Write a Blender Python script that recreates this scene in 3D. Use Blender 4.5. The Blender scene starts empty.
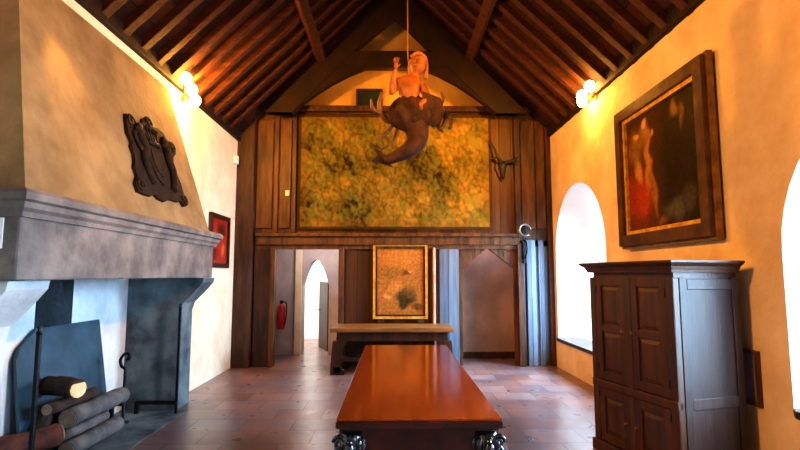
import bpy, bmesh, math, random
from mathutils import Vector, Matrix, noise
random.seed(7)
PI = math.pi
SC = bpy.context.scene
COL = SC.collection

# ------------------------------------------------------------------ helpers
class MB:
    """collects shapes in one bmesh, then links them as ONE mesh object"""
    def __init__(self):
        self.bm = bmesh.new()
    def poly(self, pts):
        vs = [self.bm.verts.new(p) for p in pts]
        return self.bm.faces.new(vs)
    def box(self, lo, hi, M=None, bevel=0):
        x0, y0, z0 = lo; x1, y1, z1 = hi
        c = [(x0,y0,z0),(x1,y0,z0),(x1,y1,z0),(x0,y1,z0),(x0,y0,z1),(x1,y0,z1),(x1,y1,z1),(x0,y1,z1)]
        vs = [self.bm.verts.new((M @ Vector(p)) if M else p) for p in c]
        fs = [self.bm.faces.new([vs[i] for i in f]) for f in ((0,3,2,1),(4,5,6,7),(0,1,5,4),(1,2,6,5),(2,3,7,6),(3,0,4,7))]
        if bevel:
            es = list({e for f in fs for e in f.edges})
            bmesh.ops.bevel(self.bm, geom=es, offset=bevel, segments=2, affect='EDGES', profile=0.5)
        return self
    def prism(self, pts, vec, M=None):
        """extrude polygon pts (3d) by vec"""
        vec = Vector(vec)
        a = [Vector(p) for p in pts]; b = [p + vec for p in a]
        if M: a = [M @ p for p in a]; b = [M @ p for p in b]
        va = [self.bm.verts.new(p) for p in a]; vb = [self.bm.verts.new(p) for p in b]
        n = len(pts)
        self.bm.faces.new(va[::-1]); self.bm.faces.new(vb)
        for i in range(n):
            j = (i+1) % n
            self.bm.faces.new([va[i], va[j], vb[j], vb[i]])
        return self
    def loft(self, rings, caps=True, smooth=True, closed=True):
        vr = [[self.bm.verts.new(p) for p in r] for r in rings]
        n = len(rings[0])
        for i in range(len(vr)-1):
            for j in range(n if closed else n-1):
                k = (j+1) % n
                f = self.bm.faces.new([vr[i][j], vr[i][k], vr[i+1][k], vr[i+1][j]]); f.smooth = smooth
        if caps and closed:
            self.bm.faces.new(vr[0][::-1]); self.bm.faces.new(vr[-1])
        return self
    def lathe(self, prof, c=(0,0,0), seg=20, M=None, squash=(1,1)):
        rings = []
        for r, z in prof:
            ring = []
            for k in range(seg):
                a = 2*PI*k/seg
                p = Vector((c[0]+max(r,.0005)*math.cos(a)*squash[0], c[1]+max(r,.0005)*math.sin(a)*squash[1], c[2]+z))
                ring.append(M @ p if M else p)
            rings.append(ring)
        return self.loft(rings)
    def tube(self, path, rad, seg=10, M=None):
        P = [Vector(p) for p in path]
        if not isinstance(rad, (list, tuple)): rad = [rad]*len(P)
        rings = []; prev = None
        for i, p in enumerate(P):
            t = (P[min(i+1,len(P)-1)] - P[max(i-1,0)]).normalized()
            if prev is None:
                ref = Vector((0,0,1)) if abs(t.z) < .9 else Vector((1,0,0))
                u = t.cross(ref).normalized()
            else:
                u = (prev - t*prev.dot(t)).normalized()
            prev = u; v = t.cross(u)
            ring = [p + (u*math.cos(2*PI*k/seg) + v*math.sin(2*PI*k/seg))*rad[i] for k in range(seg)]
            if M: ring = [M @ q for q in ring]
            rings.append(ring)
        return self.loft(rings)
    def ball(self, c, r, seg=16, M=None):
        if not isinstance(r, (list, tuple)): r = (r, r, r)
        T = Matrix.Translation(c) @ Matrix.Diagonal((r[0], r[1], r[2], 1))
        if M: T = M @ T
        g = bmesh.ops.create_uvsphere(self.bm, u_segments=seg, v_segments=max(6, seg//2+2), radius=1, matrix=T)
        for v in g['verts']:
            for f in v.link_faces: f.smooth = True
        return self
    def build(self, name, mat, parent=None, recalc=True):
        if recalc: bmesh.ops.recalc_face_normals(self.bm, faces=self.bm.faces[:])
        me = bpy.data.meshes.new(name)
        self.bm.to_mesh(me); self.bm.free()
        o = bpy.data.objects.new(name, me); COL.objects.link(o)
        me.materials.append(mat)
        if parent: o.parent = parent
        return o

def tag(o, label, cat, group=None):
    o['label'] = label; o['category'] = cat
    if group: o['group'] = group
    return o
def thing(name, label, cat, loc=(0,0,0), rotz=0, group=None):
    o = bpy.data.objects.new(name, None); COL.objects.link(o)
    o.location = loc; o.rotation_euler = (0,0,rotz); o.empty_display_size = .1
    return tag(o, label, cat, group)
def struct(o):
    o['kind'] = 'structure'; return o

def spline(pts, n=8):
    """Catmull-Rom through points"""
    P = [Vector(p) for p in pts]; out = []
    for i in range(len(P)-1):
        p0 = P[max(i-1,0)]; p1 = P[i]; p2 = P[i+1]; p3 = P[min(i+2,len(P)-1)]
        for k in range(n):
            t = k/n
            out.append(.5*((2*p1)+(p2-p0)*t+(2*p0-5*p1+4*p2-p3)*t*t+(3*p1-p0-3*p2+p3)*t**3))
    out.append(P[-1]); return out

# ------------------------------------------------------------------ materials
def newmat(name):
    m = bpy.data.materials.new(name); m.use_nodes = True
    nt = m.node_tree
    return m, nt, nt.nodes['Principled BSDF'], nt.links
def s2l(c):
    return tuple(((v/255)/12.92 if v/255 <= .04045 else ((v/255+.055)/1.055)**2.4) for v in c)
def rough_mat(name, c1, c2, rough=.8, scale=4, bump=.2, bscale=None, stretch=(1,1,1), metallic=0, spec=.4, detail=6, c3=None, bdist=.02):
    """noise-mottled material in object space; colours are sRGB 0-255"""
    m, nt, b, L = newmat(name)
    tc = nt.nodes.new('ShaderNodeTexCoord'); mp = nt.nodes.new('ShaderNodeMapping')
    mp.inputs['Scale'].default_value = stretch
    L.new(tc.outputs['Object'], mp.inputs['Vector'])
    n = nt.nodes.new('ShaderNodeTexNoise'); n.inputs['Scale'].default_value = scale; n.inputs['Detail'].default_value = detail
    n.inputs['Roughness'].default_value = .6
    L.new(mp.outputs[0], n.inputs['Vector'])
    r = nt.nodes.new('ShaderNodeValToRGB')
    r.color_ramp.elements[0].position = .36; r.color_ramp.elements[1].position = .64
    r.color_ramp.elements[0].color = (*s2l(c1), 1); r.color_ramp.elements[1].color = (*s2l(c2), 1)
    if c3:
        e = r.color_ramp.elements.new(.5); e.color = (*s2l(c3), 1)
    L.new(n.outputs['Fac'], r.inputs['Fac']); L.new(r.outputs['Color'], b.inputs['Base Color'])
    b.inputs['Roughness'].default_value = rough; b.inputs['Metallic'].default_value = metallic
    b.inputs['Specular IOR Level'].default_value = spec
    if bump:
        n2 = nt.nodes.new('ShaderNodeTexNoise'); n2.inputs['Scale'].default_value = bscale or scale*3; n2.inputs['Detail'].default_value = 5
        L.new(mp.outputs[0], n2.inputs['Vector'])
        bp = nt.nodes.new('ShaderNodeBump'); bp.inputs['Strength'].default_value = bump; bp.inputs['Distance'].default_value = bdist
        L.new(n2.outputs['Fac'], bp.inputs['Height']); L.new(bp.outputs['Normal'], b.inputs['Normal'])
    return m
def flat_mat(name, c, rough=.6, metallic=0, spec=.4):
    m, nt, b, L = newmat(name)
    tc = nt.nodes.new('ShaderNodeTexCoord'); n = nt.nodes.new('ShaderNodeTexNoise'); n.inputs['Scale'].default_value = 30
    L.new(tc.outputs['Object'], n.inputs['Vector'])
    mx = nt.nodes.new('ShaderNodeMix'); mx.data_type = 'RGBA'
    l = s2l(c)
    mx.inputs['A'].default_value = (*[v*.88 for v in l], 1); mx.inputs['B'].default_value = (*[min(1, v*1.1) for v in l], 1)
    L.new(n.outputs['Fac'], mx.inputs['Factor']); L.new(mx.outputs['Result'], b.inputs['Base Color'])
    b.inputs['Roughness'].default_value = rough; b.inputs['Metallic'].default_value = metallic; b.inputs['Specular IOR Level'].default_value = spec
    return m
def emit_mat(name, c, s):
    m, nt, b, L = newmat(name)
    b.inputs['Base Color'].default_value = (*c, 1); b.inputs['Emission Color'].default_value = (*c, 1); b.inputs['Emission Strength'].default_value = s
    return m
def paint_mat(name, rough=.5, spec=.3, bump=0):
    m, nt, b, L = newmat(name)
    a = nt.nodes.new('ShaderNodeVertexColor'); a.layer_name = 'Paint'
    L.new(a.outputs['Color'], b.inputs['Base Color'])
    b.inputs['Roughness'].default_value = rough; b.inputs['Specular IOR Level'].default_value = spec
    if bump:
        tc = nt.nodes.new('ShaderNodeTexCoord'); n2 = nt.nodes.new('ShaderNodeTexNoise'); n2.inputs['Scale'].default_value = 60
        L.new(tc.outputs['Object'], n2.inputs['Vector'])
        bp = nt.nodes.new('ShaderNodeBump'); bp.inputs['Strength'].default_value = bump; bp.inputs['Distance'].default_value = .01
        L.new(n2.outputs['Fac'], bp.inputs['Height']); L.new(bp.outputs['Normal'], b.inputs['Normal'])
    return m
def board_mat(name, cols, board=.2, axis='X', rough=.6, spec=.4, grain=(14, 14, .8)):
    """wood boards: one tone per board across the given object axis, grain along z (or y for axis Z)"""
    m, nt, b, L = newmat(name)
    tc = nt.nodes.new('ShaderNodeTexCoord'); sx = nt.nodes.new('ShaderNodeSeparateXYZ')
    L.new(tc.outputs['Object'], sx.inputs[0])
    d = nt.nodes.new('ShaderNodeMath'); d.operation = 'DIVIDE'; d.inputs[1].default_value = board
    L.new(sx.outputs[axis], d.inputs[0])
    fl = nt.nodes.new('ShaderNodeMath'); fl.operation = 'FLOOR'; L.new(d.outputs[0], fl.inputs[0])
    wn = nt.nodes.new('ShaderNodeTexWhiteNoise'); wn.noise_dimensions = '1D'; L.new(fl.outputs[0], wn.inputs['W'])
    fr = nt.nodes.new('ShaderNodeMath'); fr.operation = 'FRACT'; L.new(d.outputs[0], fr.inputs[0])
    mp = nt.nodes.new('ShaderNodeMapping'); mp.inputs['Scale'].default_value = grain
    L.new(tc.outputs['Object'], mp.inputs['Vector'])
    n = nt.nodes.new('ShaderNodeTexNoise'); n.inputs['Scale'].default_value = 1; n.inputs['Detail'].default_value = 6
    L.new(mp.outputs[0], n.inputs['Vector'])
    av = nt.nodes.new('ShaderNodeMath'); av.operation = 'MULTIPLY_ADD'; av.inputs[1].default_value = .45
    L.new(wn.outputs['Value'], av.inputs[0])
    ns = nt.nodes.new('ShaderNodeMath'); ns.operation = 'MULTIPLY'; ns.inputs[1].default_value = .6
    L.new(n.outputs['Fac'], ns.inputs[0]); L.new(ns.outputs[0], av.inputs[2])
    r = nt.nodes.new('ShaderNodeValToRGB'); els = r.color_ramp.elements
    els[0].position = .2; els[1].position = .85
    els[0].color = (*s2l(cols[0]), 1); els[1].color = (*s2l(cols[-1]), 1)
    for i, c in enumerate(cols[1:-1]):
        e = els.new(.2+.65*(i+1)/(len(cols)-1)); e.color = (*s2l(c), 1)
    L.new(av.outputs[0], r.inputs['Fac'])
    # dark joint
    j = nt.nodes.new('ShaderNodeMath'); j.operation = 'GREATER_THAN'; j.inputs[1].default_value = .05; L.new(fr.outputs[0], j.inputs[0])
    mx = nt.nodes.new('ShaderNodeMix'); mx.data_type = 'RGBA'; mx.inputs['A'].default_value = (.004,.002,.001,1)
    L.new(j.outputs[0], mx.inputs['Factor']); L.new(r.outputs['Color'], mx.inputs['B']); L.new(mx.outputs['Result'], b.inputs['Base Color'])
    b.inputs['Roughness'].default_value = rough; b.inputs['Specular IOR Level'].default_value = spec
    bp = nt.nodes.new('ShaderNodeBump'); bp.inputs['Strength'].default_value = .4; bp.inputs['Distance'].default_value = .01
    ad = nt.nodes.new('ShaderNodeMath'); ad.operation = 'ADD'; L.new(j.outputs[0], ad.inputs[0]); L.new(n.outputs['Fac'], ad.inputs[1])
    L.new(ad.outputs[0], bp.inputs['Height']); L.new(bp.outputs['Normal'], b.inputs['Normal'])
    return m

M = {}
M['plaster'] = rough_mat('warm_plaster', (208,172,126), (230,200,156), .9, 1.6, .5, 9, spec=.2, bdist=.025)
M['plaster_left'] = rough_mat('pale_plaster', (224,208,180), (242,230,206), .9, 2.0, .5, 10, spec=.2)
M['niche'] = rough_mat('whitewash', (238,238,236), (246,246,244), .9, 2, .15, spec=.2)
M['stone'] = rough_mat('sandstone', (124,98,64), (158,130,90), .85, 2.2, .5, 14, spec=.2, c3=(140,114,78))
M['grey_stone'] = rough_mat('grey_stone', (88,82,78), (132,122,114), .8, 3.5, .5, 16, spec=.3, c3=(110,102,96))
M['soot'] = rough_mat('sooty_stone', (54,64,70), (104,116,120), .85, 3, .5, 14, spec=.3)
M['soot_dark'] = rough_mat('soot_black', (16,22,26), (36,46,52), .8, 4, .3, spec=.3)
M['hearth_white'] = rough_mat('hearth_plaster', (190,200,206), (226,232,236), .9, 2.5, .4, spec=.2)
M['jamb'] = rough_mat('pale_jamb_stone', (164,170,172), (202,206,206), .85, 3, .5, 12, spec=.25)
M['oak'] = rough_mat('dark_oak', (38,20,10), (78,44,22), .5, 3, .3, 10, (4,4,.6), spec=.4)
M['oak_mid'] = rough_mat('brown_oak', (56,32,12), (104,64,25), .5, 3, .3, 10, (4,4,.6), spec=.4)
M['partition'] = board_mat('partition_boards', [(42,24,9),(78,46,16),(116,72,27)], .21, 'X', .55, .4, (16,16,1.2))
M['grey_boards'] = board_mat('grey_blue_boards', [(44,52,62),(78,92,110),(118,136,156)], .16, 'X', .45, .5, (16,16,1.2))  # cool window light on the wood is put into this blue-grey
M['rafter'] = rough_mat('rafter_wood', (46,21,7), (76,37,13), .7, 3, .3, 8, (.8,5,5), spec=.25)
M['roof'] = board_mat('roof_boards', [(28,12,5),(46,21,8),(64,30,11)], .22, 'Z', .8, .2, (6,.6,6))
M['truss'] = rough_mat('truss_wood', (24,13,6), (42,22,10), .7, 3, .3, 8, (1,3,1), spec=.25)
M['iron'] = rough_mat('black_iron', (14,15,17), (34,36,38), .45, 20, .2, metallic=.6, spec=.5)
M['cast'] = rough_mat('cast_iron', (34,26,18), (56,40,24), .75, 14, .4, spec=.2)
M['plate'] = rough_mat('blue_grey_iron', (26,48,62), (46,74,90), .5, 3, .2, metallic=.1, spec=.5)
M['gold'] = rough_mat('gilt', (190,132,34), (240,190,80), .35, 12, .2, metallic=.35, spec=.5)
M['dark_frame'] = rough_mat('dark_frame', (34,18,10), (64,36,18), .35, 5, .15, spec=.5)
M['painting_frame'] = rough_mat('painting_frame', (52,32,16), (92,60,30), .45, 5, .2, spec=.4)
M['post_highlight'] = rough_mat('daylit_wood_highlight', (170,140,120), (206,180,160), .5, 5, .1)  # daylight highlight on a post edge, put into the colour
M['ochre'] = rough_mat('ochre_plaster', (172,128,66), (206,162,92), .9, 1.6, .4, 9, spec=.2)
M['oak_top'] = rough_mat('worn_oak_top', (112,74,36), (152,106,58), .45, 3, .1, 10, (.6,4,4))
M['antler_dark'] = rough_mat('blackened_antler', (20,14,10), (40,28,18), .5, 10, .3)
M['cut_grey'] = rough_mat('grey_cut_wood', (104,88,74), (136,118,100), .85, 12, .2)
M['bulb'] = emit_mat('warm_bulb', (1, .62, .18), 60)
M['brass'] = rough_mat('aged_brass', (120,84,30), (168,124,52), .4, 12, .1, metallic=.8)
M['white'] = flat_mat('white_card', (236,238,236), .6)
M['red'] = flat_mat('red_paint', (176,24,22), .3, spec=.5)
M['black'] = flat_mat('black_rubber', (18,18,18), .5)
M['bark'] = rough_mat('bark', (30,20,15), (62,44,34), .9, 8, .7, 20, (1,1,1))
M['grey_bark'] = rough_mat('grey_bark', (66,64,66), (102,98,96), .9, 8, .5, 20)
M['red_bark'] = rough_mat('red_bark', (54,24,14), (92,46,28), .85, 8, .6, 20)
M['cut'] = rough_mat('cut_wood', (214,176,122), (240,208,160), .8, 12, .2)
M['cloth_cord'] = flat_mat('cord', (150,110,60), .8)
M['carved'] = rough_mat('carved_wood', (120,66,26), (166,100,44), .55, 6, .3, spec=.4)
M['carved_dark'] = rough_mat('dark_carved_wood', (40,24,14), (78,48,28), .7, 8, .4, spec=.2)
M['antler'] = rough_mat('antler', (58,36,20), (112,74,42), .5, 10, .3)
M['seat'] = rough_mat('sill_oak', (40,30,24), (66,50,40), .45, 3, .2, 10, (4,.6,4))
M['lobby'] = rough_mat('lobby_plaster', (172,160,156), (196,186,182), .9, 2, .3, spec=.2)
M['alcove'] = rough_mat('alcove_plaster', (146,118,104), (170,142,126), .9, 2, .3, spec=.2)
# glossy table top
M['table_top'] = rough_mat('polished_red_wood', (112,38,6), (142,56,12), .13, 2.2, .004, 8, (5,.5,5), spec=.4, c3=(128,46,8))
M['table_dark'] = rough_mat('dark_red_wood', (40,10,6), (70,20,10), .3, 3, .1, 8, (4,.6,4), spec=.5)
M['ebony'] = rough_mat('black_polished_wood', (16,14,16), (34,30,32), .14, 8, .1, spec=.9)
M['armoire'] = rough_mat('walnut', (38,17,3), (66,32,7), .5, 2.6, .2, 10, (5,5,.6), spec=.45)
M['armoire_side'] = rough_mat('walnut_side', (34,20,16), (52,34,28), .5, 2.4, .15, 10, (5,5,.5), spec=.35)  # cool light on the side put into a greyer walnut than the front

def floor_mat():
    m, nt, b, L = newmat('flagstones')
    tc = nt.nodes.new('ShaderNodeTexCoord'); mp = nt.nodes.new('ShaderNodeMapping'); mp.inputs['Rotation'].default_value = (0,0,.0)
    L.new(tc.outputs['Object'], mp.inputs['Vector'])
    br = nt.nodes.new('ShaderNodeTexBrick'); br.offset = .5
    br.inputs['Scale'].default_value = 1; br.inputs['Brick Width'].default_value = .52; br.inputs['Row Height'].default_value = .40
    br.inputs['Mortar Size'].default_value = .008; br.inputs['Mortar Smooth'].default_value = .3; br.inputs['Bias'].default_value = 0
    br.inputs['Color1'].default_value = (*s2l((130,98,90)),1); br.inputs['Color2'].default_value = (*s2l((162,138,134)),1); br.inputs['Mortar'].default_value = (*s2l((92,78,72)),1)
    L.new(mp.outputs[0], br.inputs['Vector'])
    n = nt.nodes.new('ShaderNodeTexNoise'); n.inputs['Scale'].default_value = 1.7; n.inputs['Detail'].default_value = 7; L.new(tc.outputs['Object'], n.inputs['Vector'])
    r = nt.nodes.new('ShaderNodeValToRGB'); r.color_ramp.elements[0].position = .3; r.color_ramp.elements[1].position = .7
    r.color_ramp.elements[0].color = (*s2l((160,176,204)),1); r.color_ramp.elements[1].color = (*s2l((255,222,200)),1)
    L.new(n.outputs['Fac'], r.inputs['Fac'])
    mx = nt.nodes.new('ShaderNodeMix'); mx.data_type = 'RGBA'; mx.blend_type = 'MULTIPLY'; mx.inputs['Factor'].default_value = .8
    L.new(br.outputs['Color'], mx.inputs['A']); L.new(r.outputs['Color'], mx.inputs['B']); L.new(mx.outputs['Result'], b.inputs['Base Color'])
    n2 = nt.nodes.new('ShaderNodeTexNoise'); n2.inputs['Scale'].default_value = 5; n2.inputs['Detail'].default_value = 4; L.new(tc.outputs['Object'], n2.inputs['Vector'])
    rr = nt.nodes.new('ShaderNodeMapRange'); rr.inputs['To Min'].default_value = .2; rr.inputs['To Max'].default_value = .42
    L.new(n2.outputs['Fac'], rr.inputs['Value']); L.new(rr.outputs[0], b.inputs['Roughness'])
    b.inputs['Specular IOR Level'].default_value = .9
    ml = nt.nodes.new('ShaderNodeMath'); ml.operation = 'MULTIPLY_ADD'; ml.inputs[1].default_value = -.6
    L.new(br.outputs['Fac'], ml.inputs[0]); L.new(n2.outputs['Fac'], ml.inputs[2])
    bp = nt.nodes.new('ShaderNodeBump'); bp.inputs['Strength'].default_value = .35; bp.inputs['Distance'].default_value = .012
    L.new(ml.outputs[0], bp.inputs['Height']); L.new(bp.outputs['Normal'], b.inputs['Normal'])
    return m
M['floor'] = floor_mat()
def glass_mat():
    m, nt, b, L = newmat('window_glass')
    b.inputs['Base Color'].default_value = (.9,.95,1,1); b.inputs['Roughness'].default_value = .05
    b.inputs['Transmission Weight'].default_value = 1; b.inputs['IOR'].default_value = 1.1
    return m
M['glass'] = glass_mat()

# ------------------------------------------------------------------ room constants
XL, XR = -2.72, 2.80          # side walls
YB, YF = 8.75, -2.4           # timber partition at the back, wall behind the viewer
ZL, ZR = 3.93, 4.05           # wall tops
XC = .04; ZRIDGE = 6.72

# floor
struct(MB().box((-3.4, YF-.2, -.2), (4.2, 13.2, 0)).build('floor', M['floor']))

# left wall with the hearth recess
HY0, HY1, HX = 3.30, 5.98, -3.12
w = MB()
w.box((XL-.5, YF, 0), (XL, 2.95, ZL)); w.box((XL-.5, 6.35, 0), (XL, YB+.2, ZL)); w.box((XL-.5, 2.95, 1.9), (XL, 6.35, ZL))
struct(w.build('wall_left', M['plaster_left']))
w = MB(); w.box((HX-.15, 2.95, 0), (HX, 6.35, 1.9)); struct(w.build('wall_hearth_back', M['hearth_white']))
w = MB(); w.box((XL-.5, YF-.15, 0), (XR+.2, YF, 7.0)); struct(w.build('wall_front', M['plaster']))

# right wall: a sheet pierced by two arched window niches (plus one behind the viewer)
def arch_pts(y0, y1, z0, zs, n=20):
    c = (y0+y1)/2; r = (y1-y0)/2; rise = r
    pts = [(y0, z0)]
    pts += [(c - r*math.cos(PI*k/n), zs + rise*math.sin(PI*k/n)) for k in range(n+1)]
    pts += [(y1, z0)]
    return pts
NICHES = [(6.53, 8.55, .46, 1.94), (1.52, 3.56, .58, 1.72), (-1.6, .2, .58, 1.85)]
w = MB()
ycur = YF
for (a, b, zs0, zs) in sorted(NICHES):
    w.poly([(XR, ycur, 0), (XR, a, 0), (XR, a, ZR), (XR, ycur, ZR)])
    w.poly([(XR, a, 0), (XR, b, 0), (XR, b, zs0), (XR, a, zs0)])
    ap = arch_pts(a, b, zs0, zs)[1:-1]
    for (p, q) in zip(ap[:-1], ap[1:]):
        w.poly([(XR, p[0], p[1]), (XR, q[0], q[1]), (XR, q[0], ZR), (XR, p[0], ZR)])
    ycur = b
w.poly([(XR, ycur, 0), (XR, YB+.2, 0), (XR, YB+.2, ZR), (XR, ycur, ZR)])
w.poly([(XR, YF, ZR), (XR, YB+.2, ZR), (XR+.9, YB+.2, ZR), (XR+.9, YF, ZR)])
bmesh.ops.remove_doubles(w.bm, verts=w.bm.verts[:], dist=.001)
struct(w.build('wall_right', M['plaster'], recalc=False))
DEPTH = .85
for i, (a, b, z0, zs) in enumerate(NICHES):
    sp = .22
    f = arch_pts(a, b, z0, zs); g = arch_pts(a+sp, b-sp, z0+.12, zs-.05)
    n = MB()
    n.loft([[(XR, *p) for p in f], [(XR+DEPTH, *p) for p in g]], caps=False, closed=True)
    rv = n.build('wall_right_niche', M['niche'], recalc=False); struct(rv)
    # leaded window at the bottom of the niche
    root = MB()
    xw = XR+DEPTH
    fr = [(xw, *p) for p in g]
    root.tube(fr + [fr[0]], .035, 6)
    c = (g[0][0]+g[-1][0])/2
    root.box((xw-.02, c-.03, g[0][1]), (xw+.02, c+.03, max(p[1] for p in g)))
    for zz in (g[0][1]+.55, g[0][1]+1.1):
        root.box((xw-.015, g[0][0], zz-.02), (xw+.015, g[-1][0], zz+.02))
    wo = struct(root.build('window_%d' % (i+1), M['oak_mid']))
    pm = MB(); pm.poly([(xw+.01, *p) for p in g]); pm.build('pane', M['glass'], wo)

# roof: two boarded slopes and rafters
def slope_pts(side, y):
    if side < 0: return Vector((XL-.25, y, ZL-.2)), Vector((XC, y, ZRIDGE))
    return Vector((XR+.25, y, ZR-.2)), Vector((XC, y, ZRIDGE))
w = MB()
for s in (-1, 1):
    a0, b0 = slope_pts(s, YF-.1); a1, b1 = slope_pts(s, 9.6)
    up = Vector((0,0,.02))
    w.prism([a0+up, b0+up, b1+up, a1+up], (0,0,.08))
struct(w.build('ceiling', M['roof']))

def rafter_mesh(s):
    a, b = slope_pts(s, 0); d = (b-a); L_ = d.length
    ang = math.atan2(d.z, d.x)
    m = MB()
    m.box((0, -.055, -.07), (L_-.03, .055, .03), Matrix.Translation(a) @ Matrix.Rotation(-ang, 4, 'Y') @ Matrix.Diagonal((1,1,-s,1)), bevel=.008)
    return m
for s, lab, grp in ((-1, 'sloping brown roof rafter above the fireplace wall', 'roof rafters above the fireplace wall'),
                    (1, 'sloping brown roof rafter above the wall with the arched windows', 'roof rafters above the window wall')):
    proto = rafter_mesh(s).build('roof_rafter', M['rafter'])
    tag(proto, lab, 'rafter', grp)
    y = 3.0; proto.location.y = y
    for k in range(1, 15):
        c = proto.copy(); COL.objects.link(c); c.location.y = y + .36*k
# purlins under the rafters
for s, lab in ((-1, 'long roof purlin halfway up the slope above the fireplace'), (1, 'long roof purlin halfway up the slope above the armoire wall')):
    a, b = slope_pts(s, 0); p = a.lerp(b, .54); d = (b-a).normalized(); n = Vector((-d.z*s*-1, 0, -abs(d.x)))
    ang = math.atan2(d.z, d.x)
    m = MB(); m.box((-.07, 2.6, -.20), (.07, 8.27, -.075), Matrix.Translation(p) @ Matrix.Rotation(-ang, 4, 'Y') if s < 0 else
                    Matrix.Translation(p) @ Matrix.Rotation(-ang, 4, 'Y') @ Matrix.Diagonal((1,1,-1,1)), bevel=.01)
    tag(m.build('roof_purlin', M['rafter']), lab, 'purlin')

for s, zz in ((-1, ZL), (1, ZR)):   # timber wall plates under the rafter feet
    x = XL if s < 0 else XR
    m = MB(); m.box((x-.06, 1.0, zz-.05), (x+.06, YB, zz+.10), bevel=.01); struct(m.build('trim_eave', M['truss']))
# gable plaster above the partition
g = MB()
g.prism([(XL-.3, 9.05, 3.6), (XR+.3, 9.05, 3.6), (XR+.3, 9.05, ZR+.05), (XC, 9.05, ZRIDGE+.15), (XL-.3, 9.05, ZL+.05)], (0,.2,0))
struct(g.build('wall_gable', M['ochre']))
g = MB()   # dark hatch in the gable
g.box((-.66, 9.0, 4.46), (-.225, 9.046, 4.96)); hh = struct(g.build('window_gable', M['soot_dark']))
g = MB(); g.box((-.69, 8.985, 4.43), (-.66, 9.046, 4.99)); g.box((-.225, 8.985, 4.43), (-.195, 9.046, 4.99)); g.box((-.66, 8.985, 4.96), (-.225, 9.046, 4.99)); g.box((-.66, 8.985, 4.43), (-.225, 9.046, 4.46))
g.build('window_frame', M['oak'], hh)

# roof truss in front of the gable
t = thing('roof_truss', 'dark arched timber roof truss in front of the pale gable', 'roof truss', (0, 8.28, 4.0))
def tp(pts, name, mat=M['truss'], th=.16, dy=0):
    m = MB(); m.prism([(x, dy, z-4.0) for x, z in pts], (0, th, 0)); return m.build(name, mat, t)
zrl = lambda x: ZL-.2 + (x-(XL-.25))*(ZRIDGE-ZL+.2)/(XC-XL+.25) - .10
zrr = lambda x: ZR-.2 + ((XR+.25)-x)*(ZRIDGE-ZR+.2)/(XR+.25-XC) - .10
tp([(-2.18, 4.30), (XC, zrl(XC)), (XC, 6.02), (-.70, 5.38), (-1.72, 4.30)], 'principal_rafter')
tp([(2.30, 4.30), (1.76, 4.30), (.68, 5.38), (XC, 6.02), (XC, zrr(XC))], 'principal_rafter')
tp([(-.80, 5.40), (-.95, 5.10), (.95, 5.10), (.80, 5.40)], 'collar_beam', th=.14, dy=.01)
def brace(s):
    arch = [(-.42,5.12), (-.75,4.98), (-1.05,4.82), (-1.33,4.63), (-1.58,4.44), (-1.74,4.30)]
    outer = [(-2.10, 4.30)] + [(x, (zrl(x)-.2)) for x in (-1.9, -1.5, -1.1)] + [(-.8, 5.2)]
    pts = [(x*-s + (.03 if s > 0 else 0), z) for x, z in arch + outer]
    return tp(pts, 'arched_brace', th=.12, dy=.02)
brace(-1); brace(1)

# ------------------------------------------------------------------ back partition (timber), with two doorways
# in X: post | left doorway | centre panel | right doorway | boards
LD0, LD1, RD0, RD1, DT = -2.05, -.92, 1.14, 2.18, 2.0
ZLEDGE0, ZLEDGE1, ZP = 2.05, 2.27, 4.50
w = MB()
w.box((XL, YB, ZLEDGE0), (XR, YB+.12, ZP))                      # upper boards
w.box((XL, YB, 0), (LD0, YB+.12, ZLEDGE0)); w.box((LD1, YB, 0), (RD0, YB+.12, ZLEDGE0))
w.box((LD0, YB, DT), (LD1, YB+.12, ZLEDGE0)); w.box((RD0, YB, 2.03), (RD1, YB+.12, ZLEDGE0))
struct(w.build('wall_back', M['partition']))
w = MB(); w.box((RD1, YB, 0), (XR, YB+.12, ZLEDGE0+.1)); struct(w.build('wall_back_side', M['grey_boards']))
# ledge beam across the partition, built up of a beam and two mouldings
w = MB(); w.box((XL+.35, YB-.10, ZLEDGE0+.02), (2.2, YB, ZLEDGE1-.06), bevel=.012); w.box((XL+.35, YB-.15, ZLEDGE1-.06), (2.2, YB, ZLEDGE1), bevel=.012); w.box((XL+.35, YB-.05, ZLEDGE0-.05), (2.2, YB, ZLEDGE0+.02))
struct(w.build('trim_ledge', M['oak_mid']))
# posts and door frames
def post(x0, x1, z1, mat, name, dy=.08, z0=0):
    m = MB(); m.box((x0, YB-dy, z0), (x1, YB, z1), bevel=.012); return struct(m.build(name, mat))
post(XL, -2.42, ZP, M['oak'], 'trim_1', .16); post(-2.40, -2.12, 2.02, M['oak'], 'trim_2', .05)
post(-2.12, -2.03, 2.02, M['oak_mid'], 'trim_3', .09); post(LD1-.02, LD1+.07, 2.02, M['oak_mid'], 'trim_4', .09)
post(.69, .735, 2.02, M['post_highlight'], 'trim_5', .10); post(.80, RD0, 2.02, M['grey_boards'], 'trim_6', .04)  # the pale trim stands for daylight catching the post
post(RD1-.02, RD1+.10, 2.12, M['oak'], 'trim_7', .10); post(RD1+.14, RD1+.30, 2.16, M['grey_boards'], 'trim_8', .07); post(RD1+.36, RD1+.45, 2.16, M['grey_boards'], 'trim_9', .05); post(XR-.09, XR, ZP, M['oak'], 'trim_10', .07)
post(2.15, 2.25, ZP, M['oak'], 'trim_11', .09, 2.27); post(-1.78, -1.70, ZP, M['oak'], 'trim_12', .09, 2.27); post(-2.1, -2.02, ZP, M['oak_mid'], 'trim_13', .05, 2.27)
w = MB(); w.box((XL, YB-.14, ZP-.06), (XR, YB+.3, ZP+.04), bevel=.01); struct(w.build('trim_14', M['oak']))
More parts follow.
